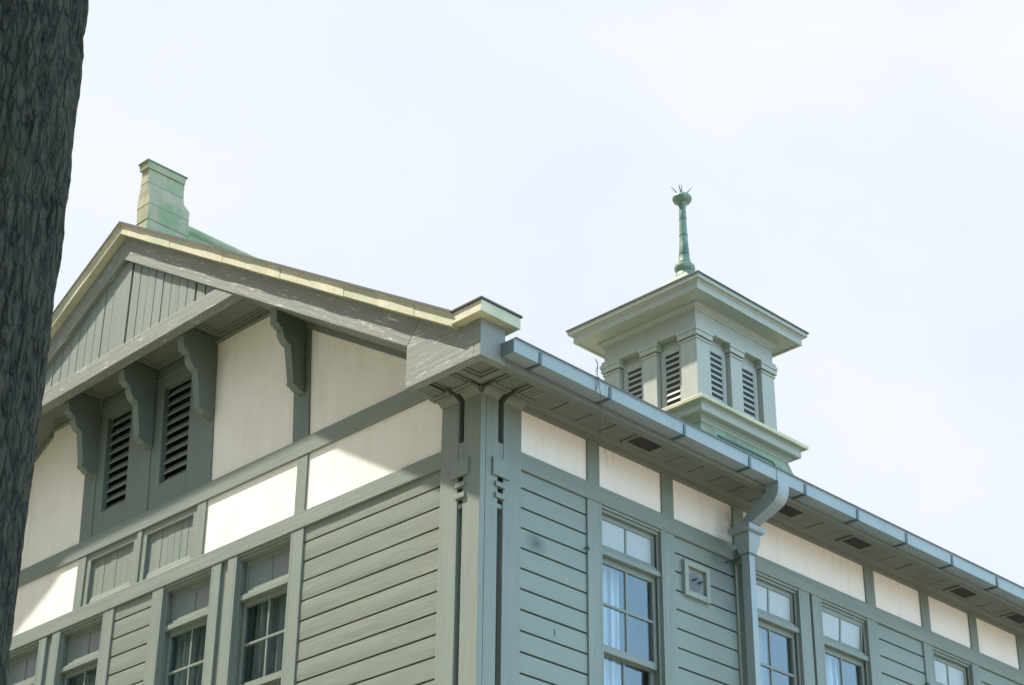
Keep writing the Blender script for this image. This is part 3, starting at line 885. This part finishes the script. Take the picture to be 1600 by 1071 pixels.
# corner soffit, corbels over the pilasters
cs = MB(); cs.box(-0.28, 0.472, -0.472, 0.46, 9.010, 9.05)
part(cs, 'corner_soffit', P['soffit'])
cs = MB()
cs.box(-0.28, 0.06, -0.470, -0.40, 8.985, 9.010); cs.box(0.40, 0.470, -0.40, 0.46, 8.985, 9.010); cs.box(0.06, 0.40, -0.470, -0.455, 8.985, 9.010)
cs.box(0.045, 0.105, -0.455, -0.06, 8.975, 9.010); cs.box(0.105, 0.45, -0.115, -0.055, 8.975, 9.0098)
cs.box(0.112, 0.135, -0.45, -0.12, 8.992, 9.0098); cs.box(0.135, 0.45, -0.143, -0.12, 8.992, 9.0096)
part(cs, 'corner_moulding', P['soffit'], 0.003)
def corbel(m, a, b):
    q = MB()
    q.fb(m, a, b, -0.36, -0.10, 8.990, 9.010)
    for k in range(4):
        c = a + 0.02 + (b - a - 0.04) * (k + 0.5) / 4
        q.fb(m, c - 0.016, c + 0.016, -0.36, -0.155, 8.972, 8.990)
    q.fb(m, a - .012, b + .012, -0.150, -0.118, 8.960, 8.990); q.fb(m, a - .006, b + .006, -0.112, -0.085, 8.950, 8.990)
    pr = [(0.0, 8.925), (-0.006, 8.925), (-0.022, 8.938), (-0.052, 8.958), (-0.085, 8.966), (-0.09, 8.99), (0.0, 8.99)]
    q.prism(pr, lambda d, z: m(a - .003, d, z), lambda d, z: m(b + .003, d, z))
    return part(q, 'corbel', P['soffit'], 0.003)
corbel(mapL, -0.475, -0.272); corbel(mapL, -0.200, -0.012)
corbel(mapR, 0.012, 0.200); corbel(mapR, 0.272, 0.475)

# ---- gutter and downpipe
GZ = lambda y: 8.940 - 0.0085 * min(max(y + .3, 0), 3.6)
g = MB(); rings = []
for y in (-0.315, 0.6, 1.8, 3.2, 5.0, 9.0, YE + .25):
    z = GZ(y)
    rings.append([(0.558, y, z), (0.700, y, z - .004), (0.704, y, z + .112), (0.716, y, z + .115), (0.714, y, z + .122), (0.697, y, z + .120), (0.694, y, z + .010), (0.564, y, z + .012), (0.564, y, z + .13), (0.558, y, z + .13)])
g.loft(rings)
gut = part(g, 'gutter', GUT)
lp = MB(); lp.loft([[(0.7145, y, GZ(y) + .115), (0.720, y, GZ(y) + .115), (0.720, y, GZ(y) + .124), (0.7145, y, GZ(y) + .124)] for y in (-0.315, 0.6, 1.8, 3.2, 5.0, 9.0, YE + .25)])
part(lp, 'gutter_lip', STRAP, 0.0, gut)
e = MB(); e.box(0.557, 0.703, -0.322, -0.314, GZ(0) - .006, GZ(0) + .118)
part(e, 'gutter_end', plain('gutter_end_enamel', (0.13, 0.17, 0.18), 0.5), 0.002, gut)
for y in (-0.015, 0.83, 1.795, 2.70, 3.52, 4.34, 5.145, 5.94, 6.765, 7.6, 8.4, 9.2, 10.0, 10.9, 11.8):
    z = GZ(y); s = MB()
    s.box(0.560, 0.709, y - .016, y + .016, z - .011, z - .0045); s.box(0.7035, 0.709, y - .016, y + .016, z - .0045, z + .098)
    part(s, 'gutter_strap', STRAP, 0.0, gut)
for y in (0.66, 3.10):
    z = GZ(y); s = MB(); s.box(0.700, 0.7075, y - .005, y + .005, z - .006, z + .116)
    part(s, 'gutter_joint', GUT, 0.0, gut)
# outlet: square section swept from the gutter back to the wall
pc = 3.185
ctrl = [(0.628, 9.02), (0.628, 8.93), (0.632, 8.86), (0.612, 8.80), (0.565, 8.765), (0.48, 8.722), (0.39, 8.680), (0.325, 8.640), (0.290, 8.595), (0.280, 8.55)]
wc = [0.078, 0.078, 0.078, 0.077, 0.075, 0.071, 0.067, 0.062, 0.059, 0.058]
path, w0 = [], []
for i in range(len(ctrl) - 1):
    p = [Vector(ctrl[min(max(i + k, 0), len(ctrl) - 1)]) for k in (-1, 0, 1, 2)]
    for j in range(5):
        t_ = j / 5
        q = 0.5 * ((2 * p[1]) + (p[2] - p[0]) * t_ + (2 * p[0] - 5 * p[1] + 4 * p[2] - p[3]) * t_ ** 2 + (3 * p[1] - p[0] - 3 * p[2] + p[3]) * t_ ** 3)
        path.append((q.x, q.y)); w0.append(wc[i] + (wc[i + 1] - wc[i]) * t_)
path.append(ctrl[-1]); w0.append(wc[-1])
o_ = MB(); rings = []
for i, ((x, z), w) in enumerate(zip(path, w0)):
    a = Vector(path[max(i - 1, 0)]); c = Vector(path[min(i + 1, len(path) - 1)])
    t = (c - a).normalized(); nx = Vector((t.y, -t.x))
    if nx.x < 0: nx = -nx
    hw = w * (0.98 - 0.10 * i / len(path))
    p0 = Vector((x, z)) + nx * hw; p1 = Vector((x, z)) - nx * hw
    rings.append([(p0.x, pc - w, p0.y), (p0.x, pc + w, p0.y), (p1.x, pc + w, p1.y), (p1.x, pc - w, p1.y)])
o_.loft(rings)
dp = MB()
hx = 0.255
dp.box(hx - .045, hx + .045, pc - .04, pc + .04, 0.3, 8.34)
dp = part(dp, 'downpipe', GUT, 0.003)
part(o_, 'swan_neck', GUT, 0.0, dp, True)
h_ = MB()
def rr(ax, ay, z): return [(hx + .0 - ax, pc - ay, z), (hx + ax, pc - ay, z), (hx + ax, pc + ay, z), (hx - ax, pc + ay, z)]
h_.loft([rr(.054, .050, 8.315), rr(.058, .054, 8.335), rr(.085, .080, 8.43), rr(.088, .083, 8.52)])
h_.loft([rr(.104, .100, 8.522), rr(.124, .120, 8.534), rr(.128, .124, 8.585), rr(.118, .114, 8.59)])
part(h_, 'hopper_head', GUT, 0.003, dp)
c_ = MB(); c_.box(hx - .06, hx + .06, pc - .054, pc + .054, 8.318, 8.328); c_.box(-.01, hx, pc - .012, pc + .012, 8.318, 8.328)
part(c_, 'pipe_clip', STRAP, 0.0, dp)
# timber block and post standing proud behind the pipe
q = MB(); q.box(-0.02, 0.045, 3.375, 3.455, 0.6, 8.36); part(q, 'pipe_batten', P['z'], 0.003)
q = MB(); q.box(-0.02, 0.075, 3.335, 3.445, 8.36, 8.50); part(q, 'pipe_block', P['z'], 0.006)
# wall vent: a framed recess with a round metal plate
vf = MB(); a, b, z0, z1, t = 2.582, 2.937, 7.848, 8.187, 0.052
vf.fb(mapR, a, a + t, 0.0, 0.06, z0, z1); vf.fb(mapR, b - t, b, 0.0, 0.06, z0, z1)
vf.fb(mapR, a + t, b - t, 0.0, 0.06, z0, z0 + t); vf.fb(mapR, a + t, b - t, 0.0, 0.06, z1 - t, z1)
vf.fb(mapR, a + t, b - t, 0.045, 0.06, z0 + t, z1 - t)
vf = part(vf, 'wall_vent', paint('vent_paint', 'z', (0.215, 0.255, 0.225)), 0.004)
d_ = MB(); n = 28; yc, zc, r_ = 2.758, 8.017, 0.093
d_.loft([[(-.045, yc + r_ * math.cos(6.28318 * i / n), zc + r_ * math.sin(6.28318 * i / n)) for i in range(n)], [(-.036, yc + r_ * math.cos(6.28318 * i / n), zc + r_ * math.sin(6.28318 * i / n)) for i in range(n)]])
part(d_, 'round_plate', DISC, 0.0, vf)
s_ = MB(); s_.tube([(-.04, yc - .028, zc + .012), (0.012, yc - .024, zc + .014)], .010, 8); s_.tube([(-.04, yc + .05, zc + .002), (0.012, yc + .054, zc + .004)], .010, 8)
part(s_, 'stub_pipes', STRAP, 0.0, vf)
for (y, z) in ((1.300, 7.915), (6.385, 7.935)):
    s_ = MB(); s_.tube([(-.05, y, z), (0.0, y, z), (0.012, y, z - .012), (0.010, y, z - .03)], .008, 6)
    part(s_, 'wall_hook', STRAP)

# ------------------------------------------------------------------ cupola
CY = 8.78
body = MB()
body.ringbox(CX, CY, [(0.755, 13.0), (0.755, 14.34)])
cup = part(body, 'cupola', P['cup'])
fl = MB(); fl.ringbox(CX, CY, [(1.30, 11.5), (1.16, 12.15), (1.07, 12.40), (1.01, 12.56), (0.965, 12.68), (0.93, 12.81), (0.93, 12.83)])
flo = part(fl, 'flared_base', FLARE, 0.0, cup)
pn = MB()
h1, h0 = 0.972, 1.060
for m in (lambda u, o, z: (CX + o, CY + u, z), lambda u, o, z: (CX + u, CY - o, z)):
    pn.hexa([m(-.64, h1 - .02, 12.655), m(.52, h1 - .02, 12.655), m(.52, h1 + .018, 12.655), m(-.64, h1 + .018, 12.655), m(-.64, h1 - .02, 12.685), m(.52, h1 - .02, 12.685), m(.52, h1 + .012, 12.685), m(-.64, h1 + .012, 12.685)])
    pn.hexa([m(.52, h1 - .02, 12.655), m(.55, h1 - .02, 12.655), m(.55, h1 + .018, 12.655), m(.52, h1 + .018, 12.655), m(.60, h0 - .02, 12.42), m(.63, h0 - .02, 12.42), m(.63, h0 + .02, 12.42), m(.60, h0 + .02, 12.42)])
part(pn, 'base_groove_strip', plain('groove_dark_green', (0.03, 0.085, 0.06), 0.6), 0.0, cup)  # raised dark green strip drawn for the groove line on the base
lc = MB()
lc.ringbox(CX, CY, [(0.80, 12.806), (0.935, 12.808), (0.950, 12.835), (0.985, 12.862), (1.05, 12.875), (1.066, 12.887), (1.066, 12.985), (1.085, 13.002), (1.10, 13.008), (0.80, 13.008)])
part(lc, 'lower_cornice', P['cup'], 0.0, cup)
lc = MB(); lc.ringbox(CX, CY, [(1.128, 13.010), (1.142, 13.016), (1.146, 13.060), (1.142, 13.066), (0.80, 13.14)])
part(lc, 'cornice_flashing', COPE, 0.0, cup)
pb = MB(); pb.ringbox(CX, CY, [(0.80, 13.08), (0.80, 13.20)]); part(pb, 'plinth', P['cup'], 0.004, cup)
# pilasters: three to a face (corner ones shared)
def quad_pil(x0, x1, y0, y1, ox, oy):
    q = MB()
    def bxx(e, z0, z1): q.box(x0 - e, x1 + e, y0 - e, y1 + e, z0, z1)
    bxx(0, 13.14, 14.16)
    bxx(0.040, 13.12, 13.235); bxx(0.050, 13.11, 13.20)
    bxx(0.016, 14.115, 14.145); bxx(0.032, 14.165, 14.235); bxx(0.044, 14.235, 14.290)
    return part(q, 'pilaster', P['cup'], 0.006, cup)
H = 0.848; pw = 0.285
for sx in (1, -1):
    for sy in (1, -1):
        a = sorted((CX + sx * H, CX + sx * (H - pw))); b = sorted((CY + sy * H, CY + sy * (H - pw)))
        quad_pil(*a, *b, sx, sy)
for s1 in (1, -1):
    a = sorted((CX + s1 * H, CX + s1 * (H - .1))); quad_pil(*a, CY - .125, CY + .125, 0, 0)
    b = sorted((CY + s1 * H, CY + s1 * (H - .1))); quad_pil(CX - .125, CX + .125, *b, 0, 0)
# louvres
for axis, sg in (('x', 1), ('x', -1), ('y', 1), ('y', -1)):
    if axis == 'x': m = lambda u, d, z, sg=sg: (CX + sg * (0.775 - d), CY + u, z)
    else: m = lambda u, d, z, sg=sg: (CX + u, CY + sg * (0.775 - d), z)
    for (u0, u1) in ((-.545, -.145), (.145, .545)):
        f_ = MB(); fr_ = 0.062; z0, z1 = 13.22, 14.17
        f_.fb(m, u0, u0 + fr_, 0.0, 0.03, z0, z1); f_.fb(m, u1 - fr_, u1, 0.0, 0.03, z0, z1)
        f_.fb(m, u0 + fr_, u1 - fr_, 0.001, 0.03, z0, z0 + .05); f_.fb(m, u0 + fr_, u1 - fr_, 0.001, 0.03, z1 - .09, z1)
        i0, i1 = u0 + fr_, u1 - fr_
        f_.fb(m, i0, i0 + .016, 0.008, 0.03, z0 + .05, z1 - .09); f_.fb(m, i1 - .016, i1, 0.008, 0.03, z0 + .05, z1 - .09)
        lo = part(f_, 'louvre', P['cup'], 0.003, cup)
        # slats are part of the same louvre mesh family: second material slot via a joined mesh
        sl = MB(); n = 9; hh = (z1 - z0 - .14) / n
        for k in range(n):
            z = z0 + .05 + k * hh
            sl.hexa([m(i0 + .016, 0.006, z + .004), m(i1 - .016, 0.006, z + .004), m(i1 - .016, -0.0 + .019, z + hh * .43), m(i0 + .016, .019, z + hh * .43),
                     m(i0 + .016, 0.004, z + .012), m(i1 - .016, 0.004, z + .012), m(i1 - .016, .017, z + hh * .43 + .010), m(i0 + .016, .017, z + hh * .43 + .010)])
        bk_ = MB(); bk_.fb(m, i0, i1, 0.0185, 0.0195, z0 + .05, z1 - .09)
        b1 = bk_.build('louvre_back', GAP, None); b0 = sl.build('slat_tmp', P['cup'], None)
        # join slats and dark back into the louvre's own mesh
        bm = bmesh.new(); bm.from_mesh(lo.data)
        nb = len(bm.faces)
        bm.from_mesh(b0.data); nb2 = len(bm.faces); bm.from_mesh(b1.data)
        bm.faces.ensure_lookup_table()
        for i, fc in enumerate(bm.faces): fc.material_index = 1 if i >= nb2 else 0
        bm.to_mesh(lo.data); bm.free(); lo.data.materials.append(GAP)
        for ob in (b0, b1):
            me = ob.data; bpy.data.objects.remove(ob); bpy.data.meshes.remove(me)
en = MB()
en.ringbox(CX, CY, [(0.80, 14.285), (0.872, 14.286), (0.872, 14.340), (0.842, 14.362), (0.838, 14.56), (0.852, 14.563), (0.856, 14.592), (0.880, 14.610), (0.905, 14.630), (0.912, 14.662), (0.5, 14.664)])
part(en, 'entablature', P['cup'], 0.0, cup)
cv = MB()
cv.ringbox(CX, CY, [(0.60, 14.658), (1.105, 14.660), (1.107, 14.650), (1.151, 14.650), (1.151, 14.745), (1.163, 14.755), (1.175, 14.772), (1.205, 14.780), (1.212, 14.783), (1.212, 14.838), (0.60, 14.84)])
part(cv, 'cupola_cornice', P['cup'], 0.0, cup)
cr_ = MB(); cr_.ringbox(CX, CY, [(1.214, 14.834), (1.226, 14.838), (1.226, 14.858), (1.214, 14.868), (0.85, 15.08), (0.45, 15.40), (0.12, 15.76)])
part(cr_, 'cupola_roof', ROOFM, 0.0, cup)
ed_ = MB(); ed_.ringbox(CX, CY, [(1.2265, 14.840), (1.231, 14.842), (1.231, 14.860), (1.2265, 14.862)]); part(ed_, 'roof_edge', LIP, 0.0, cup)
fn = MB()
fn.lathe(CX, CY, [(r_ * .90, z_) for r_, z_ in [(0.145, 15.66), (0.155, 15.74), (0.150, 15.80), (0.120, 15.83), (0.125, 15.845), (0.150, 15.86), (0.172, 15.90), (0.165, 15.94), (0.120, 15.965), (0.105, 15.975), (0.108, 15.99), (0.098, 16.03), (0.083, 16.14), (0.085, 16.15), (0.074, 16.30),
                  (0.066, 16.46), (0.068, 16.47), (0.058, 16.75), (0.060, 16.76), (0.056, 16.93), (0.052, 16.95), (0.062, 16.98), (0.075, 17.03), (0.090, 17.04), (0.140, 17.06), (0.162, 17.10), (0.160, 17.13), (0.130, 17.165), (0.085, 17.18), (0.075, 17.20), (0.03, 17.225), (0.0, 17.23)]], 24)
fin = part(fn, 'finial', FIN, 0.0, cup, True)
BAND = plain('band_verdigris', (0.03, 0.06, 0.045), 0.6)
for z, r_ in ((16.145, .0795), (16.465, .0645), (16.755, .0560)):
    bn = MB(); bn.lathe(CX, CY, [(r_ - .006, z - .007), (r_, z - .005), (r_, z + .003), (r_ - .006, z + .005)], 20)
    part(bn, 'finial_band', BAND, 0.0, cup)
for (dx, dy, h) in ((-.09, -.09, .17), (0, 0, .24), (.10, .08, .15), (-.05, .09, .13), (.04, -.1, .13)):
    sp_ = MB(); b0 = Vector((CX + dx * .4, CY + dy * .4, 17.19)); sp_.tube([b0, b0 + Vector((dx * .85, dy * .85, h * .82))], [0.012, 0.003], 6)
    part(sp_, 'spike', STRAP, 0.0, cup)

# ------------------------------------------------------------------ things that are not the building
v = MB()
def stem(pts, r): v.tube(pts, [0.5 * r * (1 - .6 * i / len(pts)) for i in range(len(pts))], 5)
stem([(0.722, 0.630, 9.215), (0.722, 0.660, 9.19), (0.722, 0.655, 9.12), (0.724, 0.650, 9.05), (0.726, 0.668, 8.98), (0.726, 0.690, 8.90), (0.72, 0.690, 8.83)], 0.008)
stem([(0.72, 0.690, 8.85), (0.715, 0.695, 8.70), (0.705, 0.690, 8.58), (0.70, 0.665, 8.46)], 0.005)
stem([(0.72, 0.690, 8.85), (0.722, 0.730, 8.72), (0.715, 0.80, 8.55), (0.71, 0.835, 8.45), (0.71, 0.85, 8.34)], 0.005)
stem([(0.70, 0.67, 8.58), (0.70, 0.74, 8.46), (0.70, 0.77, 8.40), (0.705, 0.78, 8.28)], 0.004)
for i in range(12):
    z = 9.19 - i * .022; y = 0.655 + .012 * math.sin(i)
    v.tube([(0.722, y, z), (0.724 + random.uniform(-.01, .012), y + random.choice((-1, 1)) * random.uniform(.008, .025), z + random.uniform(-.01, .02))], [.004, .002], 4)
vine = v.build('dry_vine', TWIG)
tag(vine, 'thin dry brown vine hanging over the edge of the blue gutter', 'vine')

gm = MB(); gm.v = [(-600, -600, 0), (600, -600, 0), (600, 600, 0), (-600, 600, 0)]; gm.f = [(0, 1, 2, 3)]
gd = gm.build('ground', GROUND); tag(gd, 'pale gravel ground round the building', 'ground', None, 'structure')

lw = MB(); lw.box(-60, 7.5, -60, -1.2, -0.05, 0.03); lw.box(7.5, 60, -60, -6.0, -0.05, 0.03)  # out of view, laid out for its bounce light
tag(lw.build('lawn', LAWN), 'unseen lawn in front of the gable, straw tone set for bounce light', 'lawn', None, 'structure')

# ---- the trees: one in view, the rest unseen and added for the light
def tree(name, base, height, r_base, crown, label, nleaf, lsize, seed, detail):
    rnd = random.Random(seed)
    root = bpy.data.objects.new(name, None); COL.objects.link(root); root.location = base
    tag(root, label, 'tree', None if detail else 'unseen leafy trees added for reflections and shade')
    mb = MB()
    hs = int(height / (0.035 if detail else 0.5)); ns = 260 if detail else 14
    hs = min(hs, 320)
    rings = []
    zmax = height * (0.62)
    for i in range(hs + 1):
        z = -0.1 + zmax * i / hs
        rr = (0.565 - 0.022 * z if detail else r_base * (1 - 0.4 * z / zmax)) + 0.18 * r_base * math.exp(-z * 2)
        ox = 0.012 * math.sin(z * 1.3 + .5)
        oy = 0.010 * math.sin(z * .9 + 1)
        ring = []
        for k in range(ns):
            a = 2 * math.pi * k / ns
            q = rr
            if detail:
                q += 0.018 * noise.noise((math.cos(a) * 1.6, math.sin(a) * 1.6, z * .55 + 3))
                f1 = noise.noise((math.cos(a) * 11, math.sin(a) * 11, z * 2.4))
                f2 = noise.noise((math.cos(a) * 22 + 7, math.sin(a) * 22, z * 6))
                q += 0.030 * (0.45 - abs(f1)) + 0.022 * (0.4 - abs(f2))
            ring.append((ox + q * math.cos(a), oy + q * math.sin(a), z))
        rings.append(ring)
    mb.loft(rings)
    limbs = []
    top = Vector((ox, oy, zmax))
    cc = [Vector(c[:3]) for c in crown]
    for c in cc:
        st = Vector((ox, oy, zmax * rnd.uniform(.86, .99)))
        mid = st.lerp(c, .5) + Vector((0, 0, -.06 * (c - st).length + .3))
        mb.tube([st, mid, c], [r_base * .34, r_base * .2, r_base * .06], 8)
    mb.build('trunk', BARK, root, 0.0, True)
    lf = MB()
    tot = sum(c[3] ** 2 for c in crown)
    for c in crown:
        for _ in range(int(nleaf * c[3] ** 2 / tot)):
            d = Vector((rnd.gauss(0, 1), rnd.gauss(0, 1), rnd.gauss(0, .8))).normalized() * (c[3] * rnd.random() ** .45)
            p = Vector(c[:3]) + d
            if noise.noise(p * .9 + Vector((seed, 0, 0))) < -0.12: continue
            n_ = Vector((rnd.gauss(0, 1), rnd.gauss(0, 1), rnd.gauss(.6, 1))).normalized()
            t_ = n_.orthogonal().normalized(); t_ = (Matrix.Rotation(rnd.uniform(0, 6.28), 3, n_) @ t_); b_ = n_.cross(t_)
            s = lsize * rnd.uniform(.6, 1.3); b0 = len(lf.v)
            lf.v += [tuple(p - t_ * s), tuple(p + b_ * s * .5), tuple(p + t_ * s), tuple(p - b_ * s * .5)]
            lf.f.append((b0, b0 + 1, b0 + 2, b0 + 3))
    me = bpy.data.meshes.new('crown'); me.from_pydata(lf.v, [], lf.f); me.materials.append(LEAF)
    o = bpy.data.objects.new('crown', me); COL.objects.link(o); o.parent = root
    return root
tree('tree', (3.834, -6.782, 0), 17.0, 0.56,
     [(-1.6, -1.2, 12.5, 2.6), (-3.6, -3.2, 12.8, 2.4), (-0.6, -2.6, 13.6, 2.4), (-3.2, -0.6, 14.4, 2.4), (-1.8, -2.2, 15.8, 2.5), (-4.6, -1.8, 14.6, 2.0), (0.6, -4.2, 14.0, 2.0), (-1.8, -4.8, 13.8, 2.2)],
     'tall tree with dark furrowed bark standing close in front of the gable', 9000, 0.17, 3, True)
for i, (x, y, h, lab) in enumerate(((-13.5, -10.5, 19.0, 'unseen leafy tree added for window reflections, nearest the left corner of the gable'), (-19.5, -11.5, 22.0, 'unseen leafy tree added for window reflections, farther left along the lawn'), (-25.5, -14.0, 24.0, 'tallest unseen leafy tree added for window reflections, far end of the lawn'))):  # unseen trees, added so the front panes reflect dark foliage
    tree('tree', (x, y, 0), h, 0.35, [(0, 0, h * .66, 3.4), (2.0, .5, h * .5, 2.6), (-1.9, 1.2, h * .56, 2.8), (.3, -2.2, h * .50, 2.8), (-.6, 2.1, h * .42, 2.4), (1.2, -1.0, h * .82, 2.4), (-1.4, -.6, h * .34, 2.4), (1.2, 1.2, h * .70, 2.4), (-1.5, -1.0, h * .76, 2.4)],
         lab, 9000, 0.30, 20 + i, False)
for i, (x, y, h, lab) in enumerate(((1.5, -20.5, 19.0, 'unseen leafy tree added to dim light from behind the viewpoint, nearest the lawn'), (10.5, -20.0, 18.0, 'unseen leafy tree added to dim light from straight behind the viewpoint'), (18.5, -16.5, 19.5, 'unseen leafy tree added to dim light from behind the viewpoint, gravel side'))):  # unseen trees, added to cut the sky light from the front
    tree('tree', (x, y, 0), h, 0.33, [(0, 0, h * .66, 4.6), (2.0, .5, h * .5, 3.8), (-1.9, 1.2, h * .56, 4.0), (.3, -2.2, h * .50, 4.0), (-.6, 2.1, h * .36, 3.6), (1.2, -1.0, h * .82, 2.4), (-1.4, -.6, h * .26, 3.4), (1.2, 1.2, h * .70, 2.4), (-1.5, -1.0, h * .76, 2.4)],
         lab, 15000, 0.40, 40 + i, False)
